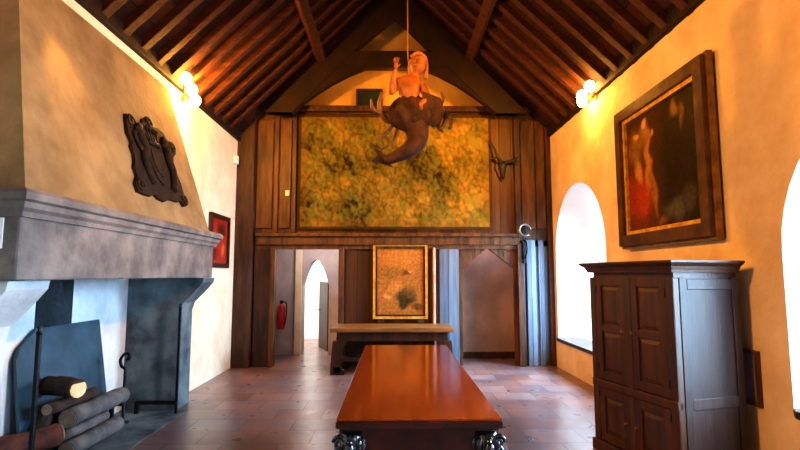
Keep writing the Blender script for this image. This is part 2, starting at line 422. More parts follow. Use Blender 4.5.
# raised boards on the wall panels beside the tapestry
for (x0, x1) in ((-2.40, -2.12), (-2.0, -1.8), (2.27, 2.52), (2.54, 2.7)):
    m = MB(); m.box((x0, YB-.03, 2.36), (x1, YB, 4.30), bevel=.01); struct(m.build('trim_15', M['oak_mid']))
# straight-sided pointed head of the right doorway
w = MB()
w.prism([(RD0, YB+.01, 2.03), (RD0, YB+.01, 1.66), (1.24, YB+.01, 1.66), (1.655, YB+.01, 2.03)], (0,.09,0)); w.prism([(RD1, YB+.01, 2.03), (1.655, YB+.01, 2.03), (2.10, YB+.01, 1.68), (RD1, YB+.01, 1.68)], (0,.09,0))
w.box((RD0, YB+.02, 0), (1.21, YB+.1, 1.68)); w.box((2.12, YB+.02, 0), (RD1, YB+.1, 1.7))
struct(w.build('door_2', M['oak_mid']))

# lobby behind the left doorway
w = MB()
LY = 10.0
aw0, aw1, az = -1.80, -1.27, 1.35    # pointed arch in the lobby wall
apex = ((aw0+aw1)/2, 1.86)
w.poly([(-2.4, LY, 0), (aw0, LY, 0), (aw0, LY, 2.3), (-2.4, LY, 2.3)])
w.poly([(aw1, LY, 0), (-.7, LY, 0), (-.7, LY, 2.3), (aw1, LY, 2.3)])
nl = 8
def pa(k):   # pointed arch outline
    t = k/nl
    if t <= .5:
        u = t*2; return (aw0 + (apex[0]-aw0)*u, az + (apex[1]-az)*math.sin(u*PI/2)**.9)
    u = (1-t)*2; return (aw1 + (apex[0]-aw1)*u, az + (apex[1]-az)*math.sin(u*PI/2)**.9)
for k in range(nl):
    p, q = pa(k), pa(k+1)
    w.poly([(p[0], LY, p[1]), (q[0], LY, q[1]), (q[0], LY, 2.3), (p[0], LY, 2.3)])
ring = [(aw0, 0)] + [pa(k) for k in range(nl+1)] + [(aw1, 0)]
w.loft([[(x, LY, z) for x, z in ring], [(x, LY+.35, z) for x, z in ring]], caps=False, closed=False, smooth=False)
w.poly([(-2.4, YB+.12, 0), (-2.4, LY, 0), (-2.4, LY, 2.3), (-2.4, YB+.12, 2.3)])
w.poly([(-.7, YB+.12, 0), (-.7, LY, 0), (-.7, LY, 2.3), (-.7, YB+.12, 2.3)])
w.poly([(-2.4, YB+.12, 2.3), (-.7, YB+.12, 2.3), (-.7, LY, 2.3), (-2.4, LY, 2.3)])
struct(w.build('wall_lobby', M['lobby'], recalc=False))
w = MB()
w.poly([(-3.0, 12.4, 0), (-.6, 12.4, 0), (-.6, 12.4, 2.6), (-3.0, 12.4, 2.6)])
for x in (-3.0, -.6): w.poly([(x, LY+.35, 0), (x, 12.4, 0), (x, 12.4, 2.6), (x, LY+.35, 2.6)])
w.poly([(-3.0, LY+.35, 2.6), (-.6, LY+.35, 2.6), (-.6, 12.4, 2.6), (-3.0, 12.4, 2.6)])
struct(w.build('wall_far_room', M['niche'], recalc=False))
# open door leaf in the far opening
m = MB(); m.prism([(-1.30, LY+.40, .005), (-1.34, LY+.38, .005), (-1.62, LY+1.1, .005), (-1.58, LY+1.12, .005)], (0,0,1.40))
dl = struct(m.build('door_1', M['oak']))
m = MB(); m.tube([(-1.57, LY+.96, .8), (-1.64, LY+.93, .8), (-1.62, LY+.85, .8)], .012, 6); m.build('door_handle', M['iron'], dl)
m = MB(); m.box((-1.93, LY-.06, 0), (-1.80, LY, 2.05), bevel=.01); struct(m.build('trim_lobby', M['plaster_left']))
# alcove behind the right doorway
w = MB()
AY = 9.55
w.poly([(1.0, AY, 0), (2.35, AY, 0), (2.35, AY, 2.3), (1.0, AY, 2.3)])
w.poly([(1.0, YB+.12, 0), (1.0, AY, 0), (1.0, AY, 2.3), (1.0, YB+.12, 2.3)])
w.poly([(2.35, YB+.12, 0), (2.35, AY, 0), (2.35, AY, 2.3), (2.35, YB+.12, 2.3)])
w.poly([(1.0, YB+.12, 2.3), (2.35, YB+.12, 2.3), (2.35, AY, 2.3), (1.0, AY, 2.3)])
struct(w.build('wall_alcove', M['alcove'], recalc=False))
w = MB(); w.box((1.0, AY-.04, 0), (2.35, AY, .12)); struct(w.build('baseboard_alcove', M['oak']))

# ------------------------------------------------------------------ painted pictures (colour attribute on a grid)
def paint_grid(name, w_, h_, nx, ny, fn, mat, parent, place):
    """grid in local (u right, v up); place maps (u*w, v*h) to 3d"""
    m = MB(); bm = m.bm
    vs = [[bm.verts.new(place(i/nx*w_, j/ny*h_)) for i in range(nx+1)] for j in range(ny+1)]
    for j in range(ny):
        for i in range(nx):
            bm.faces.new([vs[j][i], vs[j][i+1], vs[j+1][i+1], vs[j+1][i]])
    o = m.build(name, mat, parent, recalc=False)
    at = o.data.color_attributes.new('Paint', 'FLOAT_COLOR', 'POINT')
    k = 0
    for j in range(ny+1):
        for i in range(nx+1):
            c = fn(i/nx, j/ny); at.data[k].color = (*s2l([max(0, min(255, v)) for v in c]), 1); k += 1
    return o
def mixc(a, b, t): return tuple(a[i]+(b[i]-a[i])*t for i in range(3))
def sm(e0, e1, x):
    t = max(0, min(1, (x-e0)/(e1-e0))); return t*t*(3-2*t)
def blobs(bg, lst, aspect, seed, wob=.04, grain=14):
    def fn(u, v):
        nu = noise.noise(Vector((u*7*aspect, v*7, seed)))*wob; nv = noise.noise(Vector((u*7*aspect, v*7, seed+9)))*wob
        c = bg(u, v) if callable(bg) else bg
        for (cu, cv, ru, rv, a, col, soft) in lst:
            du, dv = (u+nu-cu)*aspect, v+nv-cv
            ca, sa = math.cos(a), math.sin(a)
            x = (du*ca+dv*sa)/(ru*aspect); y = (-du*sa+dv*ca)/rv
            d = math.sqrt(x*x+y*y)
            c = mixc(c, col, 1-sm(1-soft, 1+soft*.3, d))
        g = noise.noise(Vector((u*40*aspect, v*40, seed+3)))*grain
        return (c[0]+g, c[1]+g*.9, c[2]+g*.7)
    return fn

# tapestry: leafy greens and ochres
PAL = [(36,26,8), (74,64,20), (98,88,30), (136,104,34), (164,132,54), (180,124,42)]
def leaf_layer(x, y, sx, sy, seed):
    """cells shaped like leaves: returns (tone of the cell, distance to its rim)"""
    wx = x + .05*noise.noise(Vector((x*6, y*6, seed))); wy = y + .05*noise.noise(Vector((x*6, y*6, seed+4)))
    d, p = noise.voronoi(Vector((wx*sx + wy*sx*.35, wy*sy, seed)))
    q = p[0]; h = math.sin(q[0]*127.1 + q[1]*311.7 + seed*7.3)*43758.5453
    return h - math.floor(h), d[1]-d[0]
def tap_fn(u, v):
    x, y = u*3.4, v*2.05
    a = noise.noise(Vector((x*2.2, y*2.2, 1.3))); c = noise.noise(Vector((x*18, y*14, 8.8)))
    t1, e1 = leaf_layer(x, y, 6.0, 4.2, 2.5); t2, e2 = leaf_layer(x, y, 11.0, 8.0, 9.5)
    t = .30 + .38*(.55*t1+.45*t2) + .36*a + .24*c + .16*sm(.35, .95, u)
    t -= .16*(1-sm(0, .16, e1)) + .08*(1-sm(0, .15, e2))
    t = max(0, min(.999, t))*(len(PAL)-1); i = int(t)
    col = mixc(PAL[i], PAL[min(i+1, len(PAL)-1)], t-i)
    if t2 > .72: col = mixc(col, (96, 104, 40), .45)
    e = min(u*3.4, (1-u)*3.4, v*2.05, (1-v)*2.05)
    if e < .05: col = mixc(col, (58,36,14), .8)
    elif e < .17: col = mixc(col, (110,80,28), .35)
    return col
tapestry = thing('tapestry', 'large leafy green and ochre tapestry hung high on the timber partition', 'tapestry', (-1.68, YB-.03, 2.34))
paint_grid('woven_cloth', 3.43, 2.06, 230, 140, tap_fn, paint_mat('tapestry_weave', .95, .1, .3), tapestry,
           lambda a, b: (a, -.02-.012*math.sin(a*9)*(1-b/2.06), b))
m = MB(); m.tube([(-.05, -.03, 2.08), (3.48, -.03, 2.08)], .02, 8); m.build('hanging_rod', M['oak'], tapestry)

# gilt-framed picture standing on the side table
def frame_parts(root, w_, h_, bw, depth, mat, place, inner=None, iw=.02):
    """mitred frame in local u,v with outward offset; place(u, v, d)"""
    m = MB()
    def bar(pts):
        m.prism([place(u, v, 0) for u, v in pts], place(0,0,depth)-place(0,0,0))
    bar([(0,0),(w_,0),(w_-bw,bw),(bw,bw)]); bar([(0,h_),(bw,h_-bw),(w_-bw,h_-bw),(w_,h_)])
    bar([(0,0),(bw,bw),(bw,h_-bw),(0,h_)]); bar([(w_,0),(w_,h_),(w_-bw,h_-bw),(w_-bw,bw)])
    m.build('frame', mat, root)
    if inner:
        m = MB(); b = bw; c = bw+iw
        def bar2(pts): m.prism([place(u, v, 0) for u, v in pts], place(0,0,depth*.62)-place(0,0,0))
        bar2([(b,b),(w_-b,b),(w_-c,c),(c,c)]); bar2([(b,h_-b),(c,h_-c),(w_-c,h_-c),(w_-b,h_-b)])
        bar2([(b,b),(c,c),(c,h_-c),(b,h_-b)]); bar2([(w_-b,b),(w_-b,h_-b),(w_-c,h_-c),(w_-c,c)])
        m.build('inner_moulding', inner, root)
pic = thing('framed_picture', 'upright gilt-framed brown picture standing on the side table', 'picture', (-.345, YB-.06, .80))
PW, PH = .945, 1.29
V = Vector
frame_parts(pic, PW, PH, .042, .055, M['gold'], lambda u, v, d: V((u, .05-d, v)), M['dark_frame'], .03)
paint_grid('canvas', PW-.084, PH-.084, 60, 80, blobs((150,98,40), [
    (.5,.85,.6,.25,0,(172,112,44),.8), (.3,.62,.22,.14,.3,(132,92,36),.8), (.62,.30,.22,.16,0,(84,62,26),.6), (.58,.22,.14,.09,0,(58,44,18),.5),
    (.25,.28,.12,.07,.4,(186,140,74),.6), (.6,.62,.1,.05,0,(96,50,20),.5), (.66,.66,.05,.02,0,(196,150,80),.5), (.4,.45,.2,.1,-.3,(176,118,50),.7), (.85,.12,.2,.06,0,(90,56,20),.7)], .7, 2.2, .09, 34),
    paint_mat('oil_paint_small', .4), pic, lambda a, b: (.042+a, .03, .042+b))
for x in (.08, PW-.18):
    m = MB(); m.box((x, -.04, -.075), (x+.1, .05, .003), bevel=.006); m.build('foot', M['oak'], pic)

# large dark painting on the window wall
pt = thing('large_painting', 'large dark old painting with red-robed figures in a deep frame', 'painting', (XR, 5.86, 1.88))
W2, H2 = 1.70, 1.59
PL = lambda u, v, d: V((-.03-d, -u, v))
frame_parts(pt, W2, H2, .12, .10, M['painting_frame'], PL, M['gold'], .045)
paint_grid('canvas', W2-.24, H2-.24, 110, 100, blobs(lambda u, v: mixc((58,30,12), (26,16,10), sm(.4,.7,u)), [
    (.16,.72,.16,.22,.2,(124,82,30),.8), (.30,.80,.10,.12,0,(150,104,44),.7), (.10,.30,.12,.28,0,(128,38,14),.6), (.26,.28,.14,.28,.15,(150,44,18),.6),
    (.20,.52,.06,.14,.2,(176,120,56),.6), (.34,.55,.05,.3,-.1,(168,112,50),.6), (.40,.32,.05,.26,.15,(140,88,36),.6), (.31,.86,.04,.05,0,(206,150,90),.5), (.17,.80,.035,.045,0,(196,138,82),.5),
    (.42,.76,.035,.045,0,(190,136,80),.5), (.47,.40,.06,.35,0,(54,30,14),.6), (.66,.55,.16,.40,0,(24,16,10),.8), (.70,.86,.07,.10,0,(130,96,24),.6), (.80,.80,.05,.12,0,(110,74,22),.6),
    (.66,.14,.18,.10,0,(74,70,66),.7), (.84,.20,.08,.12,0,(56,50,44),.7), (.2,.06,.25,.06,0,(96,40,16),.7), (.5,.05,.1,.05,0,(110,66,28),.7)], 1.15, 6.1, .06, 26),
    paint_mat('oil_paint_large', .35), pt, lambda a, b: PL(.12+a, .12+b, .03))
m = MB(); e = .028; fw = [(-e,-e),(W2+e,-e),(W2+e,H2+e),(-e,H2+e)]; iw_ = [(.0,.0),(W2,.0),(W2,H2),(.0,H2)]
for k in range(4):
    q = (k+1) % 4; m.prism([PL(*fw[k], .002), PL(*fw[q], .002), PL(*iw_[q], .002), PL(*iw_[k], .002)], (-.05, 0, 0))
m.build('outer_moulding', rough_mat('worn_gilt', (96,62,22), (140,98,40), .45, 8, .2), pt)
m = MB(); m.prism([PL(.02, .02, -.005), PL(W2-.02, .02, -.005), PL(W2-.02, H2-.02, -.005), PL(.02, H2-.02, -.005)], (.045, 0, 0)); m.build('back_board', M['oak'], pt)

# small red picture half hidden behind the chimney hood
rp = thing('small_picture', 'small red picture in a dark frame on the wall behind the hood', 'picture', (XL, 7.36, 1.66))
RP = lambda u, v, d: V((d, u, v))
frame_parts(rp, .85, .82, .07, .05, M['dark_frame'], lambda u, v, d: V((d+.002, u, v)))
paint_grid('canvas', .71, .68, 40, 40, blobs((150,40,22), [(.3,.6,.25,.3,0,(190,52,26),.7), (.6,.75,.3,.2,0,(60,26,16),.7), (.75,.3,.15,.2,0,(196,96,50),.6), (.2,.2,.2,.15,0,(96,24,14),.6)], 1, 4.4),
    paint_mat('oil_paint_red', .4), rp, lambda a, b: (.025, .07+a, .07+b))

# ------------------------------------------------------------------ fireplace
fp = thing('fireplace', 'huge stone fireplace with a sloping hood and moulded lintel', 'fireplace', (XL, 4.4, 0))
def fpm(name, mat, fn):
    m = MB(); fn(m)
    m.bm.transform(Matrix.Translation((-XL, -4.4, 0))); return m.build(name, mat, fp)
LX, LY0, LY1 = -2.12, 2.86, 5.93
def hood(m):
    b = [(XL+.02, LY0+.06, 2.03), (LX-.03, LY0+.06, 2.03), (LX-.03, LY1-.05, 2.03), (XL+.02, LY1-.05, 2.03)]
    x_top = XL+.04
    tpz = 3.76
    tt = [(XL+.0, 3.40, tpz), (x_top, 3.40, tpz), (x_top, 5.78, tpz), (XL+.0, 5.78, tpz)]
    n = 1
    m.loft([b, tt], smooth=False)
fpm('hood', M['stone'], hood)
fpm('lintel', M['grey_stone'], lambda m: m.box((XL+.01, LY0, 1.52), (LX, LY1, 1.93), bevel=.015))
def mould(m):
    prof = [(0, 1.88), (.025, 1.88), (.03, 1.91), (.055, 1.93), (.055, 1.965), (.085, 1.975), (.085, 2.015), (.06, 2.04), (0, 2.045)]
    # along the front, returned along both ends
    path = [(XL+.02, LY0, (0,-1)), (LX, LY0, (1,-1)), (LX, LY1, (1,1)), (XL+.02, LY1, (0,1))]
    rings = [[(x+d*n[0], y+d*n[1], z) for d, z in prof] for x, y, n in path]
    m.loft(rings, smooth=False)
fpm('cornice', M['grey_stone'], mould)
def jamb(m, y0, y1, mirror=False):
    prof = [(XL+.01-.45, 0), (-2.50, 0), (-2.50, 1.12), (-2.47, 1.22), (-2.38, 1.31), (-2.30, 1.40), (-2.25, 1.46), (-2.24, 1.515), (XL+.01-.45, 1.515)]
    m.prism([(x, y0, z) for x, z in prof], (0, y1-y0, 0))
fpm('jamb', M['jamb'], lambda m: jamb(m, 2.96, 3.32))
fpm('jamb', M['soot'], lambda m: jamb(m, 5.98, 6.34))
m = MB(); m.box((HX+.005, 3.33, -.05), (-2.36, 5.97, .004)); struct(m.build('floor_hearth', M['soot']))
def soot_strip(m): m.box((HX, 4.46, .9), (HX+.012, 4.95, 1.9))
fpm('soot_stain', M['soot_dark'], soot_strip)

# cast-iron relief on the hood
hd0 = V((LX-.03, 0, 2.03)); hd1 = V((XL+.04, 0, 3.76)); up = (hd1-hd0).normalized(); nrm = V((up.z, 0, -up.x))
rel = thing('iron_relief', 'dark cast-iron coat of arms relief with scrolled edges on the chimney hood', 'relief plaque', (0,0,0))
RY, RT = 4.70, .68
rel.location = (hd0.x + up.x*RT + nrm.x*.004, RY, hd0.z + up.z*RT + nrm.z*.004)
rel.rotation_euler = Matrix((V((0,1,0)), up, nrm)).transposed().to_euler()   # local x along the wall, y up the slope, z outwards
RELIEF = {}
def rel_out(s):
    return s
outline = [(-.294,.256),(-.27,.33),(-.20,.33),(-.154,.27),(0,.30),(.078,.399),(.16,.44),(.233,.43),(.25,.36),(.38,.385),(.479,.364),(.54,.30),(.66,.31),(.71,.27),(.687,.181),(.60,.13),(.556,.079),(.545,-.024),(.57,-.10),(.608,-.169),(.60,-.26),(.64,-.347),(.60,-.43),(.528,-.44),(.48,-.39),(.390,-.416),(.187,-.416),(.08,-.46),(-.04,-.452),(-.10,-.42),(-.191,-.448),(-.318,-.45),(-.42,-.44),(-.43,-.365),(-.357,-.28),(-.375,-.21),(-.33,-.14),(-.311,-.073),(-.33,0),(-.289,.047),(-.33,.13)]
m = MB(); m.prism([(x, y, 0) for x, y in outline], (0,0,.03)); m.build('plate', M['cast'], rel)
m = MB()
sh = [(-.20,.16),(.20,.16),(.20,-.10),(.12,-.26),(0,-.34),(-.12,-.26),(-.20,-.10)]
m.prism([(x, y, .03) for x, y in sh], (0,0,.03)); m.prism([(x*.7, y*.7, .06) for x, y in sh], (0,0,.012)); RS = Matrix.Translation((.12,-.03,0)) @ Matrix.Diagonal((.85,.78,.8,1))
m.bm.transform(RS); m.build('shield', M['cast'], rel)
for s in (-1, 1):
    m = MB(); m.tube(spline([(s*.24,-.36,.05),(s*.34,-.1,.06),(s*.28,.1,.07),(s*.33,.3,.06),(s*.26,.36,.05)]), [.05]*33, 8)
    m.ball((s*.30,.28,.06), (.07,.06,.05), 12); m.tube(spline([(s*.3,.0,.06),(s*.4,.1,.06),(s*.42,.22,.05),(s*.36,.26,.05)]), .025, 6)
    m.bm.transform(RS); m.build('supporter', M['cast'], rel)
m = MB(); m.tube([(-.14,.22,.05),(.14,.22,.05)], .035, 8)
for k in range(5): m.tube([(-.12+.06*k,.22,.05),(-.16+.08*k,.40,.05)], [.02,.012], 6); m.ball((-.16+.08*k,.42,.05), .03, 8)
m.bm.transform(RS); m.build('crown', M['cast'], rel)
for (x, y, s) in ((-.22,.27,1),(.17,.37,-1),(.57,-.38,-1),(-.36,-.38,1),(.62,.23,-1)):
    m = MB(); m.tube([(x+.07*(1-k/22)*math.cos(k*.42)*s, y+.07*(1-k/22)*math.sin(k*.42), .035) for k in range(20)], .014, 6)
    m.build('scroll', M['cast'], rel)

# white notice on the near end of the lintel
m = MB(); m.box((-2.42, LY0-.008, 1.70), (-2.212, LY0-.0005, 1.875)); tag(m.build('notice_card', M['white']), 'small white card on the near end of the fireplace lintel', 'notice')

# fire-back plate leaning on the hearth wall
m = MB()
pl = [(4.16, .006), (5.40, .006), (5.37, 1.085), (4.43, 1.085), (4.23, .95), (4.18, .86)]
m.prism([(-2.93 - (z*.14), y, z) for y, z in pl], (-.025, 0, 0))
tag(m.build('fireback_plate', M['plate']), 'large blue-grey iron fireback plate leaning on the hearth wall', 'fireback')

# andirons
def firedog(label, x, y, h, curl=False):
    t = thing('andiron', label, 'andiron', (x, y, .006))
    m = MB()
    if curl:
        pts = [(0,0,.03),(0,0,.40),(.0,.0,.56),(-.04,0,.60),(-.055,0,.66),(-.03,0,.71),(.01,0,.735),(.035,0,.71),(.03,0,.675),(.005,0,.67)]
        m.tube(spline(pts, 6), .016, 8); m.build('post', M['iron'], t)
        m = MB(); m.tube([(0,-.10,.012),(0,0,.035),(0,.10,.012)], .016, 8)
        m.build('foot', M['iron'], t)
    else:
        m.box((-.014,-.014,0), (.014,.014,h-.04), bevel=.005); m.lathe([(.02,h-.05),(.02,h-.03),(.01,h-.02),(.019,h),(.0,h+.015)], seg=10)
        m.build('post', M['iron'], t)
    m = MB()
    zb = .22 if curl else .12
    xl = -.12 if curl else -.44
    m.box((xl, -.02, zb-.02), (0, .02, zb+.02), bevel=.004); m.box((xl-.02, -.02, .0), (xl+.02, .02, zb+.02), bevel=.004)
    m.build('bar', M['iron'], t)
    return t
firedog('tall plain iron fire post at the near side of the hearth', -2.41, 3.50, 1.19)
firedog('tall plain iron fire post with a low bar at the far side of the hearth', -2.43, 5.82, 1.21)
firedog('short andiron with a curled top beside the logs', -2.78, 5.36, .74, True)

# logs
def log(label, a, b, r, bark=M['bark'], r2=None):
    a, b = V(a), V(b)
    t = thing('log', label, 'log', a, 0, 'firewood in the hearth')
    n = 9; L_ = b-a; pts, rad = [], []
    for k in range(n):
        pts.append(L_*(k/(n-1)) + V((random.uniform(-1,1), 0, random.uniform(-1,1)))*.006); rad.append((r + ((r2 or r)-r)*k/(n-1))*random.uniform(.95,1.05))
    m = MB(); m.tube(pts, rad, 12); m.build('bark', bark, t)
    d = L_.normalized()
    for p, s, rr in ((pts[0], -1, rad[0]), (pts[-1], 1, rad[-1])):
        m = MB(); m.tube([p - d*s*.004, p + d*s*.006], rr*.9, 12); m.build('cut_end', M['cut'] if 'pale sawn end on top' in label else M['cut_grey'], t)
    return t
log('long grey log lying along the front of the hearth', (-2.74, 4.40, .345), (-2.74, 5.26, .345), .08, M['grey_bark'])
log('grey log on the hearth floor under the long grey log', (-2.74, 4.40, .082), (-2.74, 5.18, .082), .075, M['grey_bark'])
log('second grey log wedged between the two long grey logs', (-2.74, 4.38, .214), (-2.74, 4.98, .214), .042, M['grey_bark'])
log('brown log with a pale sawn end on top of the pile', (-2.96, 4.46, .61), (-2.62, 4.32, .61), .08)
log('dark log lying on the long grey log under the log with the pale sawn end', (-2.76, 4.16, .478), (-2.76, 4.80, .478), .046)
log('reddish log nearer than the brown log with the pale sawn end', (-2.86, 3.70, .30), (-2.64, 4.12, .30), .085, M['red_bark'])
log('dark log at the back of the woodpile below the plate', (-2.90, 4.36, .40), (-2.84, 4.12, .07), .055)
log('reddish log at the near end of the woodpile behind the tall post', (-2.86, 3.62, .12), (-2.64, 4.06, .12), .09, M['red_bark'])
log('short grey log on the floor at the near end of the woodpile', (-2.62, 3.62, .07), (-2.50, 3.98, .07), .06, M['grey_bark'])

# ------------------------------------------------------------------ furniture
# long refectory table
tb = thing('long_table', 'long polished red-brown table with carved black legs in the middle of the hall', 'table', (.143, 4.2, 0))
TW, TL, TZ = .90, 2.86, .78
m = MB(); m.box((-TW/2+.004, -TL/2+.004, TZ-.012), (TW/2-.004, TL/2-.004, TZ), bevel=.003); m.build('tabletop', M['table_top'], tb)
m = MB()
m.box((-TW/2, -TL/2, TZ-.052), (TW/2, TL/2, TZ-.012), bevel=.008); m.box((-TW/2+.02, -TL/2+.02, TZ-.066), (TW/2-.02, TL/2-.02, TZ-.052))
m.build('edge_moulding', M['table_dark'], tb)
m = MB()
ax, ay = TW/2-.07, TL/2-.07
m.box((-ax, -ay, .56), (ax, -ay+.03, TZ-.066)); m.box((-ax, ay-.03, .56), (ax, ay, TZ-.066)); m.box((-ax, -ay+.03, .56), (-ax+.03, ay-.03, TZ-.066)); m.box((ax-.03, -ay+.03, .56), (ax, ay-.03, TZ-.066))
m.build('apron', M['table_dark'], tb)
lp = [(.055,0),(.06,.03),(.05,.05),(.04,.09),(.05,.12),(.075,.18),(.092,.26),(.088,.32),(.06,.38),(.045,.42),(.06,.45),(.045,.48),(.055,.52),(.07,.58),(.072,.66),(.06,.712)]
for sx in (-1, 1):
    for sy in (-1, 1):
        cx, cy = sx*(TW/2-.075), sy*(TL/2-.085)
        m = MB(); m.lathe(lp, (cx, cy, 0), 20)
        for k in range(8):
            a = 2*PI*k/8
            m.ball((cx+.068*math.cos(a), cy+.068*math.sin(a), .63), (.022,.022,.045), 10)
            m.ball((cx+.085*math.cos(a), cy+.085*math.sin(a), .26), (.02,.02,.06), 8)
        lg = m.build('leg', M['ebony'], tb)
        m = MB()
        for (ox, oz, s) in ((sx*.055, .655, sx), (sx*.05, .60, -sx)):
            m.tube([(cx+ox+.035*(1-k/26)*math.cos(k*.45)*s, cy+sy*.055, oz+.035*(1-k/26)*math.sin(k*.45)) for k in range(22)], .011, 6)
        m.ball((cx, cy+sy*.08, .62), (.03,.025,.04), 10)
        m.build('scroll', M['ebony'], lg)
m = MB(); m.box((-.035, -TL/2+.09, .10), (.035, TL/2-.09, .16), bevel=.006)
for sy in (-1, 1): m.box((-TW/2+.08, sy*(TL/2-.085)-.03, .10), (TW/2-.08, sy*(TL/2-.085)+.03, .155), bevel=.006)
m.build('stretcher', M['table_dark'], tb)

# side table against the partition
st = thing('side_table', 'dark oak trestle side table under the gilt-framed picture', 'table', (0, 8.28, 0))
m = MB(); m.box((-.98, -.36, .66), (.96, .40, .725), bevel=.01); m.build('tabletop', M['oak_top'], st)
m = MB(); m.box((-.88, -.30, .52), (.86, -.27, .66)); m.box((-.88, .33, .52), (.86, .36, .66)); m.box((-.88, -.27, .52), (-.85, .33, .66)); m.box((.83, -.27, .52), (.86, .33, .66)); m.build('apron', M['oak'], st)
for s in (-1, 1):
    prof = [(.97, 0), (.75, 0), (.74, .06), (.82, .12), (.78, .22), (.80, .36), (.74, .46), (.70, .52), (.93, .52), (.95, .3)]
    m = MB(); m.prism([(s*x-.01, -.31, z) for x, z in prof], (0, .10, 0)); m.prism([(s*x-.01, .20, z) for x, z in prof], (0, .10, 0))
    m.box((s*.86-.05-.01, -.31, .03), (s*.86+.05-.01, .30, .12)); m.build('trestle', M['oak'], st)
m = MB(); m.box((-.82, -.04, .16), (.80, .04, .24), bevel=.006); m.build('stretcher', M['oak'], st)

# armoire
TH = math.radians(15)
ar = thing('armoire', 'tall dark walnut armoire with panelled doors standing by the window wall', 'armoire', (2.075, 3.71, 0), TH)
AD, AW, AH = .63, .97, 1.66
m = MB()
m.box((.03, .02, .08), (AD, AW-.02, AH-.09)); m.build('carcass', M['armoire'], ar)
m = MB(); m.box((-.02, -.02, 0), (AD, AW+.02, .10), bevel=.012); m.build('plinth', M['armoire'], ar)
m = MB()
prof = [(.0, 1.57), (.010, 1.57), (.016, 1.59), (.022, 1.60), (.028, 1.615), (.05, 1.63), (.066, 1.645), (.066, AH), (0, AH)]
path = [(AD, 0, (0,-1)), (0, 0, (-1,-1)), (0, AW, (-1,1)), (AD, AW, (0,1))]
m.loft([[(x+d*n[0], y+d*n[1], z) for d, z in prof] for x, y, n in path], smooth=False)
m.box((0, 0, AH-.02), (AD, AW, AH-.001)); m.build('cornice', M['armoire'], ar)
m = MB()
for y0 in (0, AW-.075): m.box((.0, y0, .10), (.06, y0+.075, 1.53), bevel=.008)
m.box((.0, AW/2-.03, .10), (.035, AW/2+.03, 1.53), bevel=.006); m.box((-.008, .0, .56), (.05, AW, .63), bevel=.01)
m.build('face_frame', M['armoire'], ar)
def door(y0, y1, z0, z1, hy):
    m = MB(); b = .07
    m.box((.004, y0, z0), (.028, y0+b, z1), bevel=.004); m.box((.004, y1-b, z0), (.028, y1, z1), bevel=.004)
    m.box((.004, y0+b, z0), (.028, y1-b, z0+b), bevel=.004); m.box((.004, y0+b, z1-b), (.028, y1-b, z1), bevel=.004)
    zm = (z0+z1)/2
    if z1-z0 > .6: m.box((.004, y0+b, zm-.03), (.028, y1-b, zm+.03), bevel=.004)
    d = m.build('door', M['armoire'], ar)
    m = MB()
    spans = [(z0+b, z1-b)] if z1-z0 <= .6 else [(z0+b, zm-.03), (zm+.03, z1-b)]
    for (a, c) in spans:
        m.box((.018, y0+b, a), (.028, y1-b, c)); m.loft([[(.018, y0+b+.012, a+.012), (.018, y1-b-.012, a+.012), (.018, y1-b-.012, c-.012), (.018, y0+b+.012, c-.012)], [(.006, y0+b+.04, a+.04), (.006, y1-b-.04, a+.04), (.006, y1-b-.04, c-.04), (.006, y0+b+.04, c-.04)]], smooth=False)
    m.build('raised_panel', M['armoire'], d)
    m = MB(); m.lathe([(.012, 0), (.012, .006), (.005, .01), (.005, .018), (.012, .024), (.009, .032), (0, .034)], seg=10, M=Matrix.Translation((.004, hy, zm)) @ Matrix.Rotation(-PI/2, 4, 'Y'))
    m.build('knob', M['brass'], d)
    hx = y0+.004 if hy > (y0+y1)/2 else y1-.004
    for zz in (z0+.12*(z1-z0), z1-.12*(z1-z0)):
        m = MB(); m.lathe([(.007,-.03),(.007,.03)], (.002, hx, zz), 8); m.build('hinge', M['iron'], d)
door(.077, AW/2-.032, .635, 1.525, AW/2-.06); door(AW/2+.032, AW-.077, .635, 1.525, AW/2+.06)
door(.077, AW/2-.032, .105, .555, AW/2-.06); door(AW/2+.032, AW-.077, .105, .555, AW/2+.06)
m = MB()   # near side, framed panels
for x0 in (.06, AD-.07): m.box((x0, -.004, .10), (x0+.07, .02, 1.53), bevel=.004)
for z0 in (.10, .56, 1.44): m.box((.13, -.004, z0), (AD-.07, .02, z0+.08), bevel=.004)
m.box((.13, .008, .18), (AD-.07, .02, .56)); m.box((.13, .008, .64), (AD-.07, .02, 1.44))
m.build('side_panel', M['armoire_side'], ar)
m = MB()
for x0 in (.06, AD-.07): m.box((x0, AW-.02, .10), (x0+.07, AW+.004, 1.53), bevel=.004)
for z0 in (.10, .56, 1.44): m.box((.13, AW-.02, z0), (AD-.07, AW+.004, z0+.08), bevel=.004)
m.build('side_panel', M['armoire_side'], ar)

# little framed panel on the wall behind the armoire
hp = thing('wall_hatch', 'small grey framed hatch on the wall just behind the armoire', 'hatch', (XR, 3.85, .55))
m = MB(); m.box((-.03, 0, 0), (-.001, .03, .42)); m.box((-.03, .42, 0), (-.001, .45, .42)); m.box((-.03, .03, .39), (-.001, .42, .42)); m.box((-.03, .03, 0), (-.001, .42, .03)); m.build('frame', M['oak_mid'], hp)
m = MB(); m.box((-.012, .03, .03), (-.001, .42, .39)); m.build('panel', rough_mat('grey_paint', (120,104,104), (140,122,120), .7, 4, .1), hp)

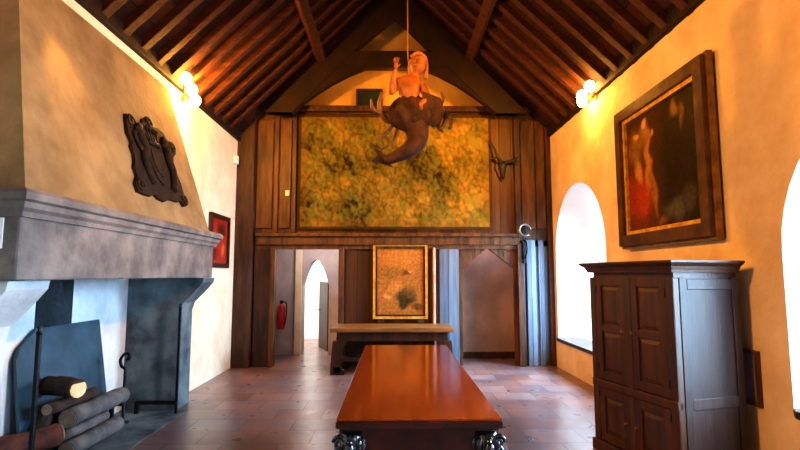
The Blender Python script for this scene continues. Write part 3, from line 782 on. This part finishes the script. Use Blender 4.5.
# window seats
for (a, b, z0, zs), lab in zip(NICHES[:2], ('dark oak sill board in the far arched window niche', 'dark oak sill board in the near arched window niche beyond the armoire')):
    m = MB(); m.prism([(XR-.07, a+.02, z0), (XR-.07, b-.10, z0), (XR-.03, b-.03, z0), (XR+.02, b-.03, z0), (XR+DEPTH-.1, b-.26, z0), (XR+DEPTH-.1, a+.26, z0), (XR+.02, a+.02, z0)], (0,0,.05))
    m.bm.transform(Matrix.Translation((0,0,.0)))
    tag(m.build('sill_board', M['seat']), lab, 'window sill')

# ------------------------------------------------------------------ hanging carved figure
hf = thing('hanging_figure', 'carved wooden half-figure with antlers and a curling tail hanging from the roof on a cord', 'carved figure', (.155, 5.0, 3.235))
def skin(name, verts, edges, rad, mat, parent, sub=2):
    me = bpy.data.meshes.new(name); me.from_pydata(verts, edges, []); o = bpy.data.objects.new(name, me); COL.objects.link(o)
    me.materials.append(mat)
    s = o.modifiers.new('skin', 'SKIN'); s.use_smooth_shade = True
    for i, r in enumerate(rad):
        sv = me.skin_vertices[0].data[i]; sv.radius = r if isinstance(r, tuple) else (r, r)
    me.skin_vertices[0].data[0].use_root = True
    ss = o.modifiers.new('sub', 'SUBSURF'); ss.levels = sub; ss.render_levels = sub
    if parent: o.parent = parent
    return o
# torso, head and arms, leaning a little to the right and looking back over the shoulder
bv = [(.02,0,-.02),(.015,-.02,.08),(.005,-.03,.18),(.01,-.02,.27),(.05,-.02,.34),(.07,-.03,.38),(.095,-.05,.43),(.10,-.06,.50),
      (-.10,-.02,.29),(-.185,-.04,.16),(-.155,-.10,.30),(-.125,-.11,.40),(.13,-.02,.27),(.20,-.05,.12),(.12,-.12,.02)]
be = [(0,1),(1,2),(2,3),(3,4),(4,5),(5,6),(6,7),(3,8),(8,9),(9,10),(10,11),(3,12),(12,13),(13,14)]
br = [(.11,.10),(.095,.085),(.125,.10),(.13,.095),(.06,.06),(.042,.042),(.085,.098),(.07,.085),(.055,.055),(.042,.042),(.034,.034),(.022,.022),(.055,.055),(.04,.04),(.028,.028)]
body = skin('figure_body', bv, be, br, M['carved'], hf)
# face details and hair
m = MB()
hc = V((.095,-.055,.47))
m.ball(hc+V((-.03,-.085,-.005)), (.014,.026,.022), 10)                         # nose
m.ball(hc+V((-.055,-.068,.022)), (.013,.012,.009), 8); m.ball(hc+V((.0,-.08,.022)), (.013,.012,.009), 8)
m.ball(hc+V((-.03,-.075,-.045)), (.022,.014,.008), 8)
m.build('face_detail', M['carved'], hf)
m = MB()
m.ball(hc+V((.015,.02,.03)), (.088,.09,.085), 16)
m.tube(spline([hc+V((-.07,-.03,.06)), hc+V((.0,-.06,.09)), hc+V((.07,-.03,.06)), hc+V((.09,.02,-.03)), hc+V((.08,.04,-.14))]), .022, 8)
m.tube(spline([hc+V((-.06,.0,.05)), hc+V((-.08,.03,-.03)), hc+V((-.05,.06,-.12)), hc+V((-.02,.08,-.2))]), .022, 8)
m.build('hair', M['carved'], hf)
for p, s in (((-.125,-.11,.40), -1), ((.12,-.12,.02), 1)):
    m = MB()
    m.ball((p[0], p[1], p[2]+.03*(1 if s < 0 else -.3)), (.024,.016,.034), 10)
    for k in range(4):
        b0 = V((p[0]-.018+.012*k, p[1]-.005, p[2]+(.055 if s < 0 else -.02)))
        if s < 0: m.tube([b0, b0+V((-.004+.003*k, -.01, .032)), b0+V((.0+.004*k, -.03, .05-.006*abs(k-1.5)))], [.007,.0065,.005], 6)
        else: m.tube([b0, b0+V((.0, -.02, -.025)), b0+V((-.01, -.01, -.05))], [.007,.0065,.005], 6)
    m.tube([(p[0]+.02, p[1], p[2]+.02), (p[0]+.04, p[1]-.01, p[2]+.045)], [.008,.006], 6)
    m.build('hand', M['carved'], hf)
# draped mantle around the waist and the curling tail
m = MB()
prof = [(.10,.13),(.15,.08),(.195,.0),(.215,-.07),(.19,-.13),(.12,-.19),(.06,-.22)]
m.loft([[V((.02+rr*(1+.10*math.cos(9*a+z*6))*math.cos(a)*1.1, -.01+rr*(1+.10*math.cos(9*a+z*6))*math.sin(a)*.8, z)) for a in [2*PI*k/72 for k in range(72)]] for rr, z in prof])
m.build('skirt', M['carved_dark'], hf)
m = MB()
tail = spline([(.05,0,-.10),(.09,-.01,-.22),(.08,-.03,-.34),(-.0,-.05,-.43),(-.10,-.05,-.48),(-.20,-.03,-.52),(-.26,-.02,-.50)])
m.tube(tail, [.15-.115*(k/(len(tail)-1))**.8 for k in range(len(tail))], 14); 
m.build('tail', M['carved_dark'], hf)
m = MB()
m.prism([(-.22,-.03,-.50),(-.27,-.03,-.44),(-.36,-.03,-.40),(-.31,-.03,-.48),(-.38,-.03,-.54),(-.27,-.03,-.56),(-.16,-.03,-.60),(-.2,-.03,-.53)], (0,.02,0)); m.build('tail_fin', M['carved_dark'], hf)
# shield held at the side
m = MB(); sp = [(.14,-.12,.16),(.32,-.10,.10),(.36,-.08,-.02),(.32,-.07,-.14),(.24,-.07,-.20),(.16,-.09,-.12),(.13,-.11,.0)]
m.prism(sp, (.01,.03,0)); m.build('shield', M['carved_dark'], hf)
# antlers
for s in (-1, 1):
    m = MB()
    if s < 0:
        beam = spline([(-.06,.06,-.04),(-.18,.05,-.10),(-.26,.02,-.06),(-.30,0,.06),(-.27,-.03,.18)]); tines = [((-.16,.05,-.10),(-.22,.0,-.24),(-.33,-.04,-.30)), ((-.27,.02,-.03),(-.36,-.03,.0),(-.38,-.06,.10)), ((-.1,.06,-.07),(-.16,.06,-.3),(-.30,.04,-.42))]
    else:
        beam = spline([(.10,.08,-.04),(.24,.07,.02),(.36,.04,.0),(.44,.0,-.10),(.42,-.03,-.20)]); tines = [((.28,.07,.02),(.36,.04,.12),(.34,.0,.20)), ((.40,.03,-.04),(.36,-.02,-.16),(.30,-.05,-.22)), ((.2,.08,.0),(.3,.06,-.14),(.36,.04,-.22))]
    m.tube(beam, [.042-.026*k/(len(beam)-1) for k in range(len(beam))], 8)
    for t3 in tines:
        q = spline(t3, 6); m.tube(q, [.030-.021*k/(len(q)-1) for k in range(len(q))], 6)
    m.build('antler', M['antler'], hf)
m = MB(); m.tube([(.02,.03,.30),(-.004,.01,.62),(-.004,.0,3.3)], .008, 6); m.build('cord', M['cloth_cord'], hf)

# antler trophy on the partition
tr = thing('mounted_trophy', 'dark antler trophy on a plaque beside the tapestry', 'trophy', (1.94, YB-.05, 3.46))
m = MB(); m.prism([(-.10,0,.08),(.10,0,.08),(.13,0,.0),(.06,0,-.16),(0,0,-.26),(-.07,0,-.16),(-.13,0,.0)], (0,.03,0)); m.build('plaque', M['oak'], tr)
m = MB(); m.lathe([(.01,-.22),(.035,-.2),(.045,-.1),(.07,.0),(.06,.06),(.02,.09)], (0,-.03,0), 12, squash=(1,.8)); m.build('skull', M['antler_dark'], tr)
for pts in ([(-.03,-.05,.06),(-.10,-.08,.16),(-.16,-.08,.32),(-.24,-.06,.46)], [(.03,-.05,.06),(.12,-.08,.08),(.20,-.09,.10),(.27,-.08,.16)]):
    m = MB(); q = spline(pts, 6); m.tube(q, [.036-.022*k/(len(q)-1) for k in range(len(q))], 8)
    a = q[6]; s = 1 if pts[0][0] > 0 else -1
    m.tube([a, a+V((s*.08,-.03,-.04)), a+V((s*.16,-.04,-.02))], [.018,.012,.006], 6)
    m.build('antler', M['antler_dark'], tr)

# iron bracket with a ring by the right doorway
ib = thing('mounted_bracket', 'curled black iron wall bracket on the post right of the pointed doorway', 'bracket', (2.28, YB-.13, 2.20))
m = MB(); m.box((-.03, .0, -.45), (.03, .03, .22), bevel=.006); m.build('back_plate', M['iron'], ib)
m = MB(); m.tube([(.0+.10*math.cos(k*.33), -.03-.004*k, .12+.10*math.sin(k*.33)) for k in range(17)], .016, 8); m.build('curl', rough_mat('bright_iron', (120,124,128), (170,172,174), .35, 10, .1, metallic=.8), ib)
m = MB(); m.tube([(0,0,-.05),(0,-.12,-.10),(0,-.16,-.2),(0,-.1,-.3),(0,0,-.36)], .014, 8); m.build('hook', M['iron'], ib)

# fire extinguisher hung in the lobby
fe = thing('fire_extinguisher', 'red fire extinguisher hung inside the left doorway', 'fire extinguisher', (-2.17, LY-.13, .50))
m = MB(); m.lathe([(.0,0),(.07,.005),(.078,.03),(.078,.38),(.065,.44),(.03,.48),(.025,.50)], seg=18); m.build('cylinder_body', M['red'], fe)
m = MB(); m.lathe([(.025,.50),(.03,.52),(.03,.55),(.0,.56)], seg=10); m.box((-.015,-.11,.53), (.015,.03,.55)); m.build('valve', M['black'], fe)
m = MB(); m.tube(spline([(.02,0,.53),(.10,-.03,.50),(.11,-.05,.3),(.08,-.07,.1)]), .012, 6); m.build('hose', M['black'], fe)
m = MB(); m.box((-.05,.078,.18), (.05,.10,.24)); m.build('wall_bracket', M['black'], fe)

# small white plates
m = MB(); m.box((-1.89, YB-.055, 2.93), (-1.82, YB-.030, 3.03), bevel=.004); tag(m.build('wall_label', M['white']), 'tiny white plate on the boards left of the tapestry', 'label')
m = MB(); m.box((XL, 8.36, 3.44), (XL+.07, 8.48, 3.58), bevel=.008); tag(m.build('wall_mounted_sensor', M['white']), 'small white box high on the left wall beside the timber post', 'sensor')

# wall lamps at the eaves
def lamp(label, x, y, z, s, pts):
    t = thing('wall_lamp', label, 'lamp', (x, y, z), 0)
    m = MB(); m.lathe([(.05,0),(.05,.015),(.02,.03)], seg=14, M=Matrix.Rotation(s*PI/2, 4, 'Y')); m.build('wall_plate', M['brass'], t)
    for q in pts:
        q = V(q)
        m = MB(); m.tube([(0,0,0), (s*.05, q.y*.5, -.02), q*.85], .010, 6); a = m.build('arm', M['brass'], t)
        m = MB(); m.ball(q, (.07,.07,.08), 14); m.build('bulb', M['bulb'], t)
lamp('glowing lamp at the wall top above the chimney hood', XL, 6.3, 3.82, 1, [(.14, -.06, .09), (.13, .08, .0), (.10,-.16,.20)])
lamp('glowing lamp at the top of the wall above the arched windows', XR, 6.62, 4.00, -1, [(-.13, -.08, .10), (-.17, .10, .04), (-.12,.22,.0)])

# ------------------------------------------------------------------ light
def point(loc, power, col, r=.1):
    l = bpy.data.lights.new('lamp_or_fill_light', 'POINT'); l.energy = power; l.color = col; l.shadow_soft_size = r
    o = bpy.data.objects.new('lamp_or_fill_light', l); COL.objects.link(o); o.location = loc; return o
def area(loc, rot, sx, sy, power, col, spread=180):
    l = bpy.data.lights.new('daylight', 'AREA'); l.shape = 'RECTANGLE'; l.size = sx; l.size_y = sy; l.energy = power; l.color = col; l.spread = math.radians(spread)
    o = bpy.data.objects.new('daylight', l); COL.objects.link(o); o.location = loc; o.rotation_euler = rot; return o
WARM = (1, .43, .06)
COOL = (.46, .72, 1)
def spot(loc, aim, power, col, size, blend=.7, r=.08):
    l = bpy.data.lights.new('spot_light', 'SPOT'); l.energy = power; l.color = col; l.spot_size = math.radians(size); l.spot_blend = blend; l.shadow_soft_size = r
    o = bpy.data.objects.new('spot_light', l); COL.objects.link(o); o.location = loc
    o.rotation_euler = (Vector(aim)-Vector(loc)).to_track_quat('-Z', 'Y').to_euler(); return o
point((XL+.22, 6.25, 3.88), 210, WARM, .08)
point((XR-.28, 6.6, 4.02), 40, WARM, .08)
point((.1, 8.5, 4.74), 12, WARM, .1)  # fill light added for the gable plaster, no lamp built
spot((-2.35, 1.6, 3.85), (2.8, 4.6, 2.4), 900, WARM, 82)       # added spot out of view, brightening the window wall
spot((2.4, 3.1, 3.85), (-2.5, 4.7, 3.0), 900, WARM, 62)  # second added spot out of view, warming the chimney hood
spot((XL+.30, 6.2, 3.95), (2.8, 6.4, 3.0), 360, WARM, 80)
spot((XR-.30, 6.9, 4.05), (-2.7, 7.4, 2.9), 120, WARM, 60)
spot((XR-.30, 6.5, 4.05), (-.2, 8.7, 3.6), 380, WARM, 95)
spot((XL+.35, 5.2, 3.95), (.3, 8.7, 3.6), 440, WARM, 95)
spot((-2.30, 3.55, 4.05), (-2.36, 3.75, 2.2), 90, (1, .48, .04), 34, .5, .04)   # small lamp washing down the hood
for (a, b, z0, zs), pw in zip(NICHES, (340, 330, 170)):
    area((XR+DEPTH-.04, (a+b)/2, (z0+zs+.9)/2), (0, PI/2-math.radians(30), 0), 1.9, 1.4, pw, COOL, 125)
area((-1.8, 11.4, 2.5), (0,0,0), 1.5, 1.2, 90, (1,.97,.9))
point((-1.3, 9.3, 2.1), 20, (1, .86, .86), .15)  # added fill to brighten the lobby, no lamp there
point((1.75, 9.1, 2.15), 9, (.95, .85, 1), .15)  # added fill to lift the alcove tone, no lamp there

wd = bpy.data.worlds.new('sky'); SC.world = wd; wd.use_nodes = True
bg = wd.node_tree.nodes['Background']; bg.inputs[0].default_value = (.7,.85,1,1); bg.inputs[1].default_value = 2.0

# ------------------------------------------------------------------ camera
cd = bpy.data.cameras.new('camera'); cam = bpy.data.objects.new('camera', cd); COL.objects.link(cam)
cd.sensor_width = 36; cd.lens = 36*500/800; cd.clip_start = .02
cam.location = (0, 0, 1.55); cam.rotation_euler = (PI/2 + math.atan(50/500), 0, math.radians(-.80))
SC.camera = cam
SC.view_settings.view_transform = 'Standard'; SC.view_settings.look = 'Medium High Contrast'; SC.view_settings.exposure = 0
SC.cycles.use_denoising = True; SC.cycles.max_bounces = 8; SC.cycles.sample_clamp_indirect = 6
